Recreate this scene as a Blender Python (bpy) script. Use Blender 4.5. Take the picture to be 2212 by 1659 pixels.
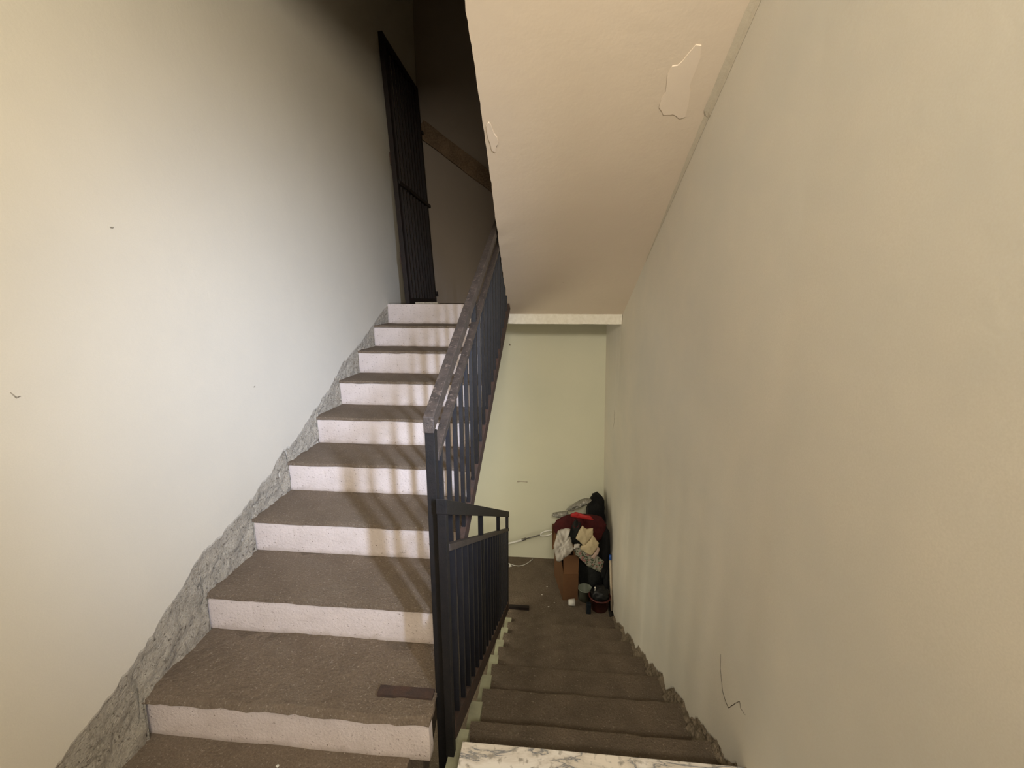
import bpy, bmesh, math, random
from mathutils import Vector, Matrix, noise

for o in list(bpy.data.objects):
    bpy.data.objects.remove(o)
random.seed(7)
COL = bpy.context.scene.collection
SC = bpy.context.scene

# ------------------------------------------------------------------ camera
# the camera sits at the origin; heights are measured from the eye
FPX, CXP, CYP = 900.0, 1106.0, 829.5
VX, VY = 1186.0, 649.0


def basis():
    d = Vector(((VX - CXP) / FPX, -(VY - CYP) / FPX, -1.0)).normalized()
    yv = CYP - (FPX * FPX) / (VY - CYP)
    z = -Vector((0.0, -(yv - CYP) / FPX, -1.0)).normalized()
    x = d.cross(z)
    return Matrix((x, d, z))      # rows: world axes seen from the camera


cam = bpy.data.cameras.new('camera')
cam.sensor_width = 36.0
cam.lens = FPX / 2212.0 * 36.0
cam.clip_start = 0.02
cam_o = bpy.data.objects.new('camera', cam)
COL.objects.link(cam_o)
cam_o.matrix_world = basis().to_4x4()
SC.camera = cam_o

# ------------------------------------------------------------------ world, light, exposure
SC.view_settings.view_transform = 'Standard'
SC.view_settings.look = 'None'
SC.view_settings.gamma = 1.0
SC.view_settings.use_curve_mapping = False
SC.view_settings.exposure = 0.24
w = bpy.data.worlds.new('world')
SC.world = w
w.use_nodes = True
w.node_tree.nodes['Background'].inputs[0].default_value = (1.0, .93, .82, 1)
w.node_tree.nodes['Background'].inputs[1].default_value = 0.02


def area(name, loc, target, sx, sy, power, color, spread=180):
    l = bpy.data.lights.new(name, 'AREA')
    l.shape = 'RECTANGLE'
    l.size, l.size_y = sx, sy
    l.energy = power
    l.color = color
    l.spread = math.radians(spread)
    o = bpy.data.objects.new(name, l)
    COL.objects.link(o)
    o.location = loc
    d = Vector(target) - Vector(loc)
    o.rotation_euler = d.to_track_quat('-Z', 'Y').to_euler()
    return o


# daylight of the side window on the half landing, plus an added rear fill
area('daylight_side', (.90, -.15, .50), (-1.2, .9, .25), .75, 1.2, 15, (1.0, .92, .76), 180)
area('daylight_sky', (.84, -.14, .42), (-1.06, 2.15, -.50), .075, .85, 14, (.60, .72, 1.0), 56)
area('rear_fill', (.28, -1.24, 1.08), (.28, 2.0, -.3), .8, .4, 84, (1.0, .92, .79), 180)  # warm fill lamp added out of view to brighten the whole stair
area('daylight_below', (-1.42, 2.75, -2.05), (.2, 3.6, -2.2), .8, 1.0, 26, (1.0, .92, .72), 180)

# ------------------------------------------------------------------ materials


def rgba(c):
    return (c[0], c[1], c[2], 1.0)


def mat(name, base, dark=None, scale=6.0, amt=.5, speck=None, speck_scale=60.0, speck_thr=.68,
        rough=.9, bump=.15, bump_scale=40.0, metal=0.0, fine=None, blotch=None, spec=.3, dist=.01):
    m = bpy.data.materials.new(name)
    m.use_nodes = True
    n, l = m.node_tree.nodes, m.node_tree.links
    b = n['Principled BSDF']
    b.inputs['Roughness'].default_value = rough
    b.inputs['Metallic'].default_value = metal
    b.inputs['Specular IOR Level'].default_value = spec
    tc = n.new('ShaderNodeTexCoord')
    co = tc.outputs['Object']

    def noise_(sc, det=4.0, r=.6):
        t = n.new('ShaderNodeTexNoise')
        t.inputs['Scale'].default_value = sc
        t.inputs['Detail'].default_value = det
        t.inputs['Roughness'].default_value = r
        l.new(co, t.inputs['Vector'])
        return t.outputs['Fac']

    def ramp(sock, a, c):
        r = n.new('ShaderNodeMapRange')
        r.inputs['From Min'].default_value = a
        r.inputs['From Max'].default_value = c
        l.new(sock, r.inputs['Value'])
        return r.outputs['Result']

    def mix(fac, ca, cb):
        x = n.new('ShaderNodeMix')
        x.data_type = 'RGBA'
        if isinstance(fac, float):
            x.inputs['Factor'].default_value = fac
        else:
            l.new(fac, x.inputs['Factor'])
        for i, c in ((6, ca), (7, cb)):
            if isinstance(c, tuple):
                x.inputs[i].default_value = rgba(c)
            else:
                l.new(c, x.inputs[i])
        return x.outputs[2]

    def mul(s, k):
        x = n.new('ShaderNodeMath')
        x.operation = 'MULTIPLY'
        l.new(s, x.inputs[0])
        x.inputs[1].default_value = k
        return x.outputs[0]
    c = tuple(base)
    if dark:
        c = mix(mul(ramp(noise_(scale), .35, .7), amt), c, tuple(dark))
    if blotch:
        c = mix(mul(ramp(noise_(blotch[1], 5, .7), blotch[2], blotch[2] + .12), blotch[3]), c, tuple(blotch[0]))
    if speck:
        c = mix(ramp(noise_(speck_scale, 3, .7), speck_thr, speck_thr + .05), c, tuple(speck))
    if fine:
        c = mix(mul(ramp(noise_(fine[1], 2, .5), .3, .7), fine[2]), c, tuple(fine[0]))
    if isinstance(c, tuple):
        b.inputs['Base Color'].default_value = rgba(c)
    else:
        l.new(c, b.inputs['Base Color'])
    if bump:
        bp = n.new('ShaderNodeBump')
        bp.inputs['Strength'].default_value = bump
        bp.inputs['Distance'].default_value = dist
        l.new(noise_(bump_scale, 6, .65), bp.inputs['Height'])
        l.new(bp.outputs['Normal'], b.inputs['Normal'])
    return m


M = dict(
    plaster=mat('cream_plaster', (.615, .565, .465), (.55, .51, .43), 1.6, .6, speck=(.42, .38, .30), speck_scale=22, speck_thr=.80,
                bump=.08, bump_scale=3.5, dist=.05, fine=((.54, .50, .395), 260, .35)),
    plaster_r=mat('beige_plaster', (.735, .672, .56), (.60, .585, .52), 1.1, .9, speck=(.36, .31, .24), speck_scale=18, speck_thr=.80,
                  bump=.06, bump_scale=2.6, dist=.05, fine=((.62, .57, .47), 260, .45)),
    green=mat('green_plaster', (.60, .58, .44), (.52, .52, .40), 1.2, .6, bump=.06, bump_scale=12, fine=((.52, .50, .38), 260, .3)),
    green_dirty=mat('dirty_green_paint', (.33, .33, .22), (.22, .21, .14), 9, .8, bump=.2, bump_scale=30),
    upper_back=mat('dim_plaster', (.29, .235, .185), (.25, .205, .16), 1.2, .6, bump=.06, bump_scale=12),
    soffit=mat('soffit_plaster', (.63, .53, .415), (.57, .485, .385), 1.3, .6, speck=(.40, .32, .24), speck_scale=14, speck_thr=.80,
               bump=.12, bump_scale=2.5, dist=.05, fine=((.60, .51, .41), 260, .3)),
    soffit_patch=mat('patch_plaster', (.665, .565, .455), bump=.1, bump_scale=20),
    edge_white=mat('edge_plaster', (.78, .74, .64), (.62, .57, .46), 30, .6, bump=.4, bump_scale=60),
    concrete=mat('dusty_concrete', (.24, .183, .13), (.165, .122, .083), 5, .8, speck=(.36, .30, .235), speck_scale=95, speck_thr=.60,
                 bump=.9, bump_scale=120, dist=.012, fine=((.105, .078, .052), 150, .55), blotch=((.245, .195, .145), 3, .5, .6)),
    concrete_low=mat('brown_concrete', (.20, .153, .108), (.12, .092, .064), 6, .8, speck=(.32, .26, .19), speck_scale=85, speck_thr=.62,
                     bump=1.0, bump_scale=110, dist=.012, fine=((.085, .064, .044), 140, .5), blotch=((.25, .21, .15), 8, .62, .5)),
    riser=mat('painted_riser', (.66, .575, .53), (.57, .49, .44), 7, .7, speck=(.22, .17, .135), speck_scale=95, speck_thr=.635,
              bump=.4, bump_scale=90, blotch=((.46, .385, .32), 16, .60, .55)),
    rubble=mat('bare_mortar', (.50, .445, .355), (.33, .285, .215), 14, .85, speck=(.15, .12, .09), speck_scale=70, speck_thr=.58,
               bump=1.0, bump_scale=130, fine=((.62, .565, .46), 110, .6), dist=.015),
    rubble_low=mat('crumbled_mortar', (.32, .255, .175), (.13, .10, .065), 25, .9, speck=(.45, .38, .26), speck_scale=60, speck_thr=.66,
                   bump=1.0, bump_scale=60, dist=.02),
    iron=mat('black_iron', (.007, .0065, .0065), (.014, .011, .010), 20, .7, speck=(.06, .035, .022), speck_scale=80, speck_thr=.74,
             rough=.6, bump=.2, bump_scale=120, spec=.3),
    iron_blue=mat('worn_iron', (.012, .012, .015), (.008, .007, .007), 14, .7, speck=(.05, .05, .058), speck_scale=120, speck_thr=.72,
                  rough=.5, bump=.2, bump_scale=120, spec=.5),
    iron_top=mat('rubbed_iron', (.050, .037, .029), (.022, .017, .014), 22, .9, speck=(.095, .070, .055), speck_scale=60, speck_thr=.58,
                 rough=.55, bump=.35, bump_scale=110, spec=.5),
    rust=mat('rusty_iron', (.048, .034, .028), (.085, .045, .03), 18, .8, bump=.6, bump_scale=70, rough=.8),
    gate_iron=mat('gate_iron', (.012, .009, .008), (.022, .011, .009), 12, .7, rough=.6, bump=.2, bump_scale=80),
    wood=mat('old_wood', (.19, .12, .07), (.06, .037, .022), 5, .9, bump=.4, bump_scale=40, fine=((.30, .21, .12), 60, .5)),
    card=mat('cardboard', (.13, .062, .026), (.09, .042, .018), 5, .7, bump=.1, bump_scale=90),
    black=mat('black_plastic', (.007, .007, .007), rough=.45, bump=.5, bump_scale=22, spec=.35),
    black_matt=mat('black_fabric', (.007, .007, .007), rough=.9, bump=.4, bump_scale=40),
    black_cloth=mat('dark_cloth', (.011, .012, .011), (.022, .023, .020), 30, .8, rough=.95, bump=.5, bump_scale=120),
    red=mat('red_cloth', (.065, .007, .007), (.03, .004, .004), 16, .8, rough=.85, bump=.3, bump_scale=60),
    bright_red=mat('bright_red', (.42, .022, .022), (.20, .012, .012), 30, .7, rough=.5, bump=.3, bump_scale=60),
    white_bag=mat('white_plastic_bag', (.50, .46, .40), (.36, .33, .28), 22, .6, rough=.45, bump=.5, bump_scale=30),
    cream=mat('cream_cloth', (.50, .41, .25), (.42, .34, .21), 20, .5, rough=.9, bump=.2, bump_scale=200),
    pink=mat('faded_pink_cloth', (.42, .31, .25), (.33, .24, .19), 20, .6, rough=.9),
    clear=mat('grey_plastic_bag', (.26, .245, .20), (.12, .115, .09), 26, .9, speck=(.65, .62, .55), speck_scale=60, speck_thr=.6,
              rough=.35, bump=.8, bump_scale=40, spec=.6),
    white=mat('white_plastic', (.62, .60, .54), (.52, .50, .45), 20, .4, rough=.4, bump=0),
    grey=mat('grey_metal', (.16, .15, .13), rough=.35, bump=0, metal=.6),
    blue=mat('blue_plastic', (.03, .09, .33), rough=.4, bump=0),
    bluedark=mat('dark_blue_plastic', (.010, .014, .018), rough=.4, bump=0),
    bucket=mat('maroon_plastic', (.045, .010, .008), (.03, .008, .006), 10, .5, rough=.4, bump=0),
    rim_red=mat('worn_red_plastic', (.11, .02, .016), rough=.5, bump=0),
    bin_green=mat('pale_green_plastic', (.20, .22, .17), (.15, .17, .13), 10, .5, rough=.4, bump=0),
    stick=mat('pale_stick', (.52, .43, .31), (.42, .34, .24), 12, .6, rough=.6, bump=0),
    paper=mat('scrap_paper', (.62, .60, .53), rough=.9, bump=0),
    debris=mat('mortar_crumb', (.62, .58, .50), (.40, .36, .30), 60, .6, bump=.4, bump_scale=150),
    terracotta=mat('terracotta', (.36, .17, .085), (.27, .13, .07), 10, .7, bump=.3, bump_scale=60),
    crack=mat('crack_dark', (.07, .055, .04), bump=0),
    frame=mat('window_paint', (.60, .57, .50), bump=.1),
)


def floral():
    m = bpy.data.materials.new('leaf_print_cloth')
    m.use_nodes = True
    n, l = m.node_tree.nodes, m.node_tree.links
    b = n['Principled BSDF']
    b.inputs['Roughness'].default_value = .9
    tc = n.new('ShaderNodeTexCoord')
    v = n.new('ShaderNodeTexVoronoi')
    v.inputs['Scale'].default_value = 55
    l.new(tc.outputs['Object'], v.inputs['Vector'])
    r = n.new('ShaderNodeValToRGB')
    e = r.color_ramp
    e.elements[0].color = (.05, .065, .035, 1)
    e.elements[1].color = (.25, .235, .185, 1)
    e.elements[0].position, e.elements[1].position = .38, .52
    l.new(v.outputs['Distance'], r.inputs[0])
    mx = n.new('ShaderNodeMix')
    mx.data_type = 'RGBA'
    t = n.new('ShaderNodeTexNoise')
    t.inputs['Scale'].default_value = 25
    l.new(tc.outputs['Object'], t.inputs['Vector'])
    mr = n.new('ShaderNodeMapRange')
    mr.inputs['From Min'].default_value, mr.inputs['From Max'].default_value = .58, .62
    l.new(t.outputs['Fac'], mr.inputs['Value'])
    l.new(mr.outputs['Result'], mx.inputs['Factor'])
    l.new(r.outputs[0], mx.inputs[6])
    mx.inputs[7].default_value = (.26, .12, .10, 1)
    l.new(mx.outputs[2], b.inputs['Base Color'])
    return m


def marble():
    m = bpy.data.materials.new('veined_marble')
    m.use_nodes = True
    n, l = m.node_tree.nodes, m.node_tree.links
    b = n['Principled BSDF']
    b.inputs['Roughness'].default_value = .32
    tc = n.new('ShaderNodeTexCoord')
    t = n.new('ShaderNodeTexNoise')
    t.inputs['Scale'].default_value = 2.6
    t.inputs['Detail'].default_value = 9
    t.inputs['Roughness'].default_value = .62
    t.inputs['Distortion'].default_value = .7
    mp = n.new('ShaderNodeMapping')
    mp.inputs['Rotation'].default_value = (0, 0, .7)
    mp.inputs['Scale'].default_value = (1.0, 2.6, 1)
    l.new(tc.outputs['Object'], mp.inputs['Vector'])
    l.new(mp.outputs['Vector'], t.inputs['Vector'])
    r = n.new('ShaderNodeValToRGB')
    e = r.color_ramp
    e.elements[0].position, e.elements[0].color = .40, (.78, .745, .70, 1)
    e.elements[1].position, e.elements[1].color = .60, (.76, .70, .62, 1)
    for p, c in ((.468, (.64, .59, .53)), (.492, (.17, .18, .20)), (.512, (.60, .55, .48))):
        x = e.elements.new(p)
        x.color = rgba(c)
    l.new(t.outputs['Fac'], r.inputs[0])
    t2 = n.new('ShaderNodeTexNoise')
    t2.inputs['Scale'].default_value = 38
    t2.inputs['Detail'].default_value = 5
    l.new(tc.outputs['Object'], t2.inputs['Vector'])
    mr = n.new('ShaderNodeMapRange')
    mr.inputs['From Min'].default_value, mr.inputs['From Max'].default_value = .55, .68
    l.new(t2.outputs['Fac'], mr.inputs['Value'])
    mx = n.new('ShaderNodeMix')
    mx.data_type = 'RGBA'
    l.new(mr.outputs['Result'], mx.inputs['Factor'])
    l.new(r.outputs[0], mx.inputs[6])
    mx.inputs[7].default_value = (.34, .31, .27, 1)
    l.new(mx.outputs[2], b.inputs['Base Color'])
    return m




def riser_dirt(m):
    """a line of dirt along the foot of every riser (its origin is at its foot)"""
    n, l = m.node_tree.nodes, m.node_tree.links
    b = n['Principled BSDF']
    src = b.inputs['Base Color'].links[0].from_socket
    tc = n.new('ShaderNodeTexCoord')
    sp = n.new('ShaderNodeSeparateXYZ')
    l.new(tc.outputs['Object'], sp.inputs[0])
    t = n.new('ShaderNodeTexNoise')
    t.inputs['Scale'].default_value = 25
    t.inputs['Detail'].default_value = 5
    l.new(tc.outputs['Object'], t.inputs['Vector'])
    a = n.new('ShaderNodeMath')
    a.operation = 'MULTIPLY_ADD'
    l.new(t.outputs['Fac'], a.inputs[0])
    a.inputs[1].default_value = -.035
    l.new(sp.outputs['Z'], a.inputs[2])
    r = n.new('ShaderNodeMapRange')
    r.inputs['From Min'].default_value = -.020
    r.inputs['From Max'].default_value = .006
    r.inputs['To Min'].default_value = .5
    r.inputs['To Max'].default_value = 0.0
    l.new(a.outputs[0], r.inputs['Value'])
    mx = n.new('ShaderNodeMix')
    mx.data_type = 'RGBA'
    l.new(r.outputs['Result'], mx.inputs['Factor'])
    l.new(src, mx.inputs[6])
    mx.inputs[7].default_value = (.27, .20, .14, 1)
    l.new(mx.outputs[2], b.inputs['Base Color'])


riser_dirt(M['riser'])
M['floral'] = floral()
M['marble'] = marble()

# ------------------------------------------------------------------ mesh helpers


class MB:
    """collects world-space shapes; build() links them as ONE mesh object"""

    def __init__(self):
        self.v, self.f = [], []

    def add(self, vs, fs):
        n = len(self.v)
        self.v += [Vector(p) for p in vs]
        self.f += [tuple(i + n for i in q) for q in fs]
        return self

    def box(self, x0, x1, y0, y1, z0, z1):
        return self.add([(x0, y0, z0), (x1, y0, z0), (x1, y1, z0), (x0, y1, z0),
                         (x0, y0, z1), (x1, y0, z1), (x1, y1, z1), (x0, y1, z1)],
                        [(0, 3, 2, 1), (4, 5, 6, 7), (0, 1, 5, 4), (1, 2, 6, 5), (2, 3, 7, 6), (3, 0, 4, 7)])

    def prism_x(self, poly, x0, x1):
        """poly: (y, z) points, extruded from x0 to x1 (numbers or functions of y)"""
        g = lambda q, y: q(y) if callable(q) else q
        n = len(poly)
        vs = [(g(x0, y), y, z) for y, z in poly] + [(g(x1, y), y, z) for y, z in poly]
        fs = [tuple(range(n)), tuple(range(2 * n - 1, n - 1, -1))]
        for i in range(n):
            j = (i + 1) % n
            fs.append((j, i, i + n, j + n))
        return self.add(vs, fs)

    def beam(self, a, b, wx, h):
        """sloped rectangular tube whose end cuts are vertical; a, b = centre of the TOP edge ends, h = vertical height"""
        a, b = Vector(a), Vector(b)
        vs = []
        for p in (a, b):
            for dx, dz in ((-wx / 2, -h), (wx / 2, -h), (wx / 2, 0), (-wx / 2, 0)):
                vs.append((p.x + dx, p.y, p.z + dz))
        return self.add(vs, [(0, 1, 2, 3), (7, 6, 5, 4), (0, 4, 5, 1), (1, 5, 6, 2), (2, 6, 7, 3), (3, 7, 4, 0)])

    def tube(self, pts, r, seg=8, caps=True):
        pts = [Vector(p) for p in pts]
        rs = r if isinstance(r, (list, tuple)) else [r] * len(pts)
        vs, fs = [], []
        ref = Vector((0, 0, 1))
        for i, p in enumerate(pts):
            d = (pts[min(i + 1, len(pts) - 1)] - pts[max(i - 1, 0)]).normalized()
            if abs(d.dot(ref)) > .95:
                ref = Vector((1, 0, 0))
            u = d.cross(ref).normalized()
            v = d.cross(u).normalized()
            for k in range(seg):
                a = 2 * math.pi * k / seg
                vs.append(p + (u * math.cos(a) + v * math.sin(a)) * rs[i])
        for i in range(len(pts) - 1):
            for k in range(seg):
                k2 = (k + 1) % seg
                fs.append((i * seg + k, i * seg + k2, (i + 1) * seg + k2, (i + 1) * seg + k))
        if caps:
            fs.append(tuple(range(seg - 1, -1, -1)))
            fs.append(tuple((len(pts) - 1) * seg + k for k in range(seg)))
        return self.add(vs, fs)

    def lathe(self, c, prof, seg=28):
        vs, fs = [], []
        for r, z in prof:
            for k in range(seg):
                a = 2 * math.pi * k / seg
                vs.append((c[0] + r * math.cos(a), c[1] + r * math.sin(a), c[2] + z))
        for i in range(len(prof) - 1):
            for k in range(seg):
                k2 = (k + 1) % seg
                fs.append((i * seg + k, i * seg + k2, (i + 1) * seg + k2, (i + 1) * seg + k))
        return self.add(vs, fs)

    def rough_box(self, x0, x1, y0, y1, z0, z1, res=.03, amp=.004, rnd=.0, sc=9.0, seed=0.0, fix=()):
        """a block of subdivided faces whose surface and edges are uneven"""
        nx, ny, nz = (max(1, int(round(abs(q) / res))) for q in (x1 - x0, y1 - y0, z1 - z0))
        idx, vs, fs = {}, [], []

        def vid(i, j, k):
            if (i, j, k) not in idx:
                x, y, z = x0 + (x1 - x0) * i / nx, y0 + (y1 - y0) * j / ny, z0 + (z1 - z0) * k / nz
                p = Vector((x, y, z))
                d = noise.noise_vector((p + Vector((seed, seed, seed))) * sc) * amp
                d += noise.noise_vector((p + Vector((seed, 3, seed))) * sc * 4) * amp * .5
                if rnd and j == 0 and k == nz:
                    p.y += rnd
                    p.z -= rnd * .8
                for a in fix:
                    d[a] = 0
                idx[(i, j, k)] = len(vs)
                vs.append(p + d)
            return idx[(i, j, k)]
        for i in range(nx):
            for j in range(ny):
                fs.append((vid(i, j, 0), vid(i, j + 1, 0), vid(i + 1, j + 1, 0), vid(i + 1, j, 0)))
                fs.append((vid(i, j, nz), vid(i + 1, j, nz), vid(i + 1, j + 1, nz), vid(i, j + 1, nz)))
        for i in range(nx):
            for k in range(nz):
                fs.append((vid(i, 0, k), vid(i + 1, 0, k), vid(i + 1, 0, k + 1), vid(i, 0, k + 1)))
                fs.append((vid(i, ny, k), vid(i, ny, k + 1), vid(i + 1, ny, k + 1), vid(i + 1, ny, k)))
        for j in range(ny):
            for k in range(nz):
                fs.append((vid(0, j, k), vid(0, j, k + 1), vid(0, j + 1, k + 1), vid(0, j + 1, k)))
                fs.append((vid(nx, j, k), vid(nx, j + 1, k), vid(nx, j + 1, k + 1), vid(nx, j, k + 1)))
        return self.add(vs, fs)

    def build(self, name, m, parent=None, bevel=0.0, smooth=False, origin=None, props=None, solid=0.0):
        off = Vector(parent.location) if parent is not None else Vector((0, 0, 0))
        if parent is not None and parent.parent is not None:
            off += parent.parent.location
        org = Vector(origin) if origin is not None else (Vector((0, 0, 0)) if parent is None else off)
        me = bpy.data.meshes.new(name)
        me.from_pydata([tuple(p - org) for p in self.v], [], self.f)
        me.update()
        bm = bmesh.new()
        bm.from_mesh(me)
        bmesh.ops.recalc_face_normals(bm, faces=bm.faces)
        bm.to_mesh(me)
        bm.free()
        me.materials.append(m)
        o = bpy.data.objects.new(name, me)
        COL.objects.link(o)
        if parent is not None:
            o.parent = parent
            o.location = org - off
        else:
            o.location = org
        if smooth:
            for p in me.polygons:
                p.use_smooth = True
        if solid:
            md = o.modifiers.new('thickness', 'SOLIDIFY')
            md.thickness = solid
            md.offset = 0
        if bevel:
            md = o.modifiers.new('bevel', 'BEVEL')
            md.width = bevel
            md.segments = 2
            md.limit_method = 'ANGLE'
        if props:
            for k, v in props.items():
                o[k] = v
        return o


def tag(o, label, cat, group=None):
    o['label'], o['category'] = label, cat
    if group:
        o['group'] = group
    return o


def thing(name, loc, label, cat, group=None):
    o = bpy.data.objects.new(name, None)
    o.empty_display_size = .1
    COL.objects.link(o)
    o.location = loc
    return tag(o, label, cat, group)


STR = {'kind': 'structure'}

# ------------------------------------------------------------------ measures of the stair
LAND = -1.58                    # half landing the photograph is taken from
UR, UT, UY = .172, .3225, 1.13  # upper flight: riser, tread, first nosing
LR, LT, LY = .18, .3205, 1.44   # lower flight
UPZ = LAND + 9 * UR             # upper landing
LOZ = LAND - 7 * LR             # lower landing
UPY = UY + 8 * UT               # edge of the upper landing
LOY = LY + 6 * LT               # edge of the lower landing
XL = -1.45
YB, YB2 = 4.22, 4.87            # far wall of the lower and of the upper landing
ZT = 3.4
TOPZ = 1.40                     # underside of the half landing above


def lerp_tab(tab, t):
    if t <= tab[0][0]:
        return tab[0][1]
    for (a, u), (b, v) in zip(tab, tab[1:]):
        if t <= b:
            return u + (v - u) * (t - a) / (b - a)
    return tab[-1][1]


def XR(y):
    return lerp_tab(((-1.1, .74), (1.3, .70), (2.2, .672), (3.3, .645), (4.22, .615), (4.87, .60)), y)


def up_nose(y):
    return LAND + UR + (y - UY) * UR / UT


def lo_nose(y):
    return LAND - LR - (y - LY) * LR / LT


def up_step(y):
    if y < UY:
        return LAND
    return min(UPZ, LAND + UR * (1 + math.floor((y - UY) / UT)))


def lo_step(y):
    if y < 1.215:
        return LAND
    return max(LOZ, LAND - LR * (1 + math.floor(max(0, (y - LY) / LT + 1))))


# ------------------------------------------------------------------ left wall: smooth plaster that stops at a ragged line
PL = [(-1.1, -1.58), (.45, -1.58), (.62, -1.50), (.9, -1.374), (1.051, -1.304), (1.218, -1.22), (1.479, -1.068), (1.746, -.971),
      (2.147, -.806), (2.464, -.67), (2.806, -.454), (3.125, -.321), (3.519, -.121), (3.76, -.03), (4.87, -.03)]


def plaster_edge_left(y):
    z = lerp_tab(PL, y)
    if .45 < y < 3.76:
        e = min(1, (y - .45) * 4, (3.76 - y) * 4)
        z += e * (.030 * noise.noise((y * 3.1, 1.7, 0)) + .026 * noise.noise((y * 9, 4.2, 0)) + .014 * noise.noise((y * 34, 9.2, 0)) + .005 * noise.noise((y * 110, 2.2, 0)))
    return z


def left_wall():
    mb = MB()
    ys = [-1.1 + i * .1 for i in range(15)]
    y = .31
    while y < 3.9:
        ys.append(y)
        y += .006
    ys += [4.0, 4.4, 4.87]
    x1, x0 = XL, XL - .014
    vs, fs = [], []
    zs = [None, .0, 1.0, 2.0, ZT]
    for y in ys:
        ze = plaster_edge_left(y)
        col = [ze, ze + .012] + [ze + .012 + (ZT - ze) * t for t in (.25, .5, .75)] + [ZT]
        for i, z in enumerate(col):
            vs.append((x1 - (.004 if i == 0 else 0), y, z))
        vs.append((x0, y, ze))
        vs.append((x0, y, ZT))
    n = 8
    for i in range(len(ys) - 1):
        a, b = i * n, (i + 1) * n
        for k in range(5):
            fs.append((a + k, b + k, b + k + 1, a + k + 1))
        fs.append((a, a + 6, b + 6, b))
    mb.add(vs, fs)
    mb.box(XL - .2, XL - .014, -1.3, 5.05, LOZ - .3, ZT)
    mb.build('wall_left', M['plaster'], props=STR)
    # bare mortar strip between plaster and steps
    mb = MB()
    vs, fs = [], []
    ys = []
    y = .42
    while y < 3.80:
        ys.append(y)
        y += .009
    R = 26
    for y in ys:
        zt = plaster_edge_left(y) + .012
        zb = min(up_step(y), up_nose(y) - .0) - .03
        for k in range(R + 1):
            t = k / R
            z = zb + (zt - zb) * t
            bulge = .026 * (1 - t) ** 2 * min(1, max(.25, (2.2 - y)))
            q = Vector((0, y, z))
            d = .012 * noise.noise(q * 16) + .010 * noise.noise(q * 40 + Vector((3, 0, 0))) + .006 * noise.noise(q * 120)
            x = XL - .008 + bulge + d * min(1, 1.5 * (1 - t) + .35)
            if t > .93:
                x = min(x, XL - .006)
            vs.append((x, y, z))
    for i in range(len(ys) - 1):
        for k in range(R):
            a = i * (R + 1) + k
            b = a + R + 1
            fs.append((a, b, b + 1, a + 1))
    mb.add(vs, fs)
    mb.build('trim_1', M['rubble'], smooth=True, props=STR, solid=.004)


# ------------------------------------------------------------------ right wall
def plaster_edge_right(y):
    if y < 1.18:
        return LAND
    if y > LOY + .02:
        return LOZ
    ph = ((y - LY) / LT) % 1.0            # 0 at a nosing, 1 just before the next
    z = lo_nose(y) + .018 + .02 * noise.noise((y * 9, 1.1, 0)) + .014 * noise.noise((y * 31, 5.1, 0)) + .010 * noise.noise((y * 90, 7.1, 0))
    z -= .10 * max(0, 1 - abs(ph - .72) / .22) * (.5 + .5 * noise.noise((math.floor((y - LY) / LT) * 3.7, 0, 2)))
    return max(z, lo_step(y) + .004) if y > 1.215 else LAND


def right_x(y, z):
    x = XR(y)
    if y > 3.75:
        t = (y - 3.75) / (YB - 3.75)
        xc = .565 + max(0, min(2.6, -.22 - z)) * .030
        x = x * (1 - t) + xc * t
    return x


def right_wall():
    mb = MB()
    ys = [-1.1, -.9, -.7, -.62]
    y = .32
    while y < YB:
        ys.append(y)
        y += .1 if y < 1.1 or y > 3.4 else .006
    ys.append(YB)
    vs, fs = [], []
    for y in ys:
        ze = plaster_edge_right(y)
        col = [ze, ze + .01] + [ze + .01 + (ZT - ze) * t for t in (.15, .3, .45, .6, .8)] + [ZT]
        for i, z in enumerate(col):
            vs.append((right_x(y, z) + (.003 if i == 0 else 0), y, z))
        vs.append((right_x(y, ze) + .014, y, ze))
    n = 9
    for i in range(len(ys) - 1):
        if ys[i] == -.62:
            continue
        a, b = i * n, (i + 1) * n
        for k in range(7):
            fs.append((a + k, b + k, b + k + 1, a + k + 1))
        fs.append((a, a + 8, b + 8, b))
    mb.add(vs, fs)
    # masonry behind, with the window opening y -.62...32
    xo = .755
    mb.box(xo, xo + .12, -1.3, -.62, LOZ - .3, ZT)
    mb.box(xo, xo + .12, .32, 1.0, LOZ - .3, ZT)
    mb.box(xo, xo + .12, -.62, .32, LOZ - .3, -.15)
    mb.box(xo, xo + .12, -.62, .32, 1.25, ZT)
    mb.box(.735, xo, -.62, .32, LAND, -.15)
    mb.box(.735, xo, -.62, .32, 1.25, ZT)
    mb.prism_x([(1.0, LOZ - .3), (5.05, LOZ - .3), (5.05, ZT), (1.0, ZT)], lambda y: XR(y) + .016, lambda y: .875)
    mb.build('wall_right', M['plaster_r'], props=STR)
    mb = MB()
    vs, fs = [], []
    ys = []
    y = 1.2
    while y < LOY + .05:
        ys.append(y)
        y += .009
    R = 16
    for y in ys:
        zt = plaster_edge_right(y) + .012
        zb = lo_step(y) - .02
        for k in range(R + 1):
            t = k / R
            z = zb + (zt - zb) * t
            q = Vector((1, y, z))
            d = .012 * noise.noise(q * 22) + .010 * noise.noise(q * 60) + .006 * noise.noise(q * 140)
            x = XR(y) + .008 - .045 * (1 - t) ** 2 * (.6 + .9 * abs(noise.noise((y * 8, 2, z * 6)))) - abs(d) * 1.3
            if t > .9:
                x = max(x, XR(y) + .005)
            vs.append((x, y, z))
    for i in range(len(ys) - 1):
        for k in range(R):
            a = i * (R + 1) + k
            b = a + R + 1
            fs.append((a, b, b + 1, a + 1))
    mb.add(vs, fs)
    mb.build('trim_2', M['rubble_low'], props=STR, solid=.004)


left_wall()
right_wall()

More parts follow.
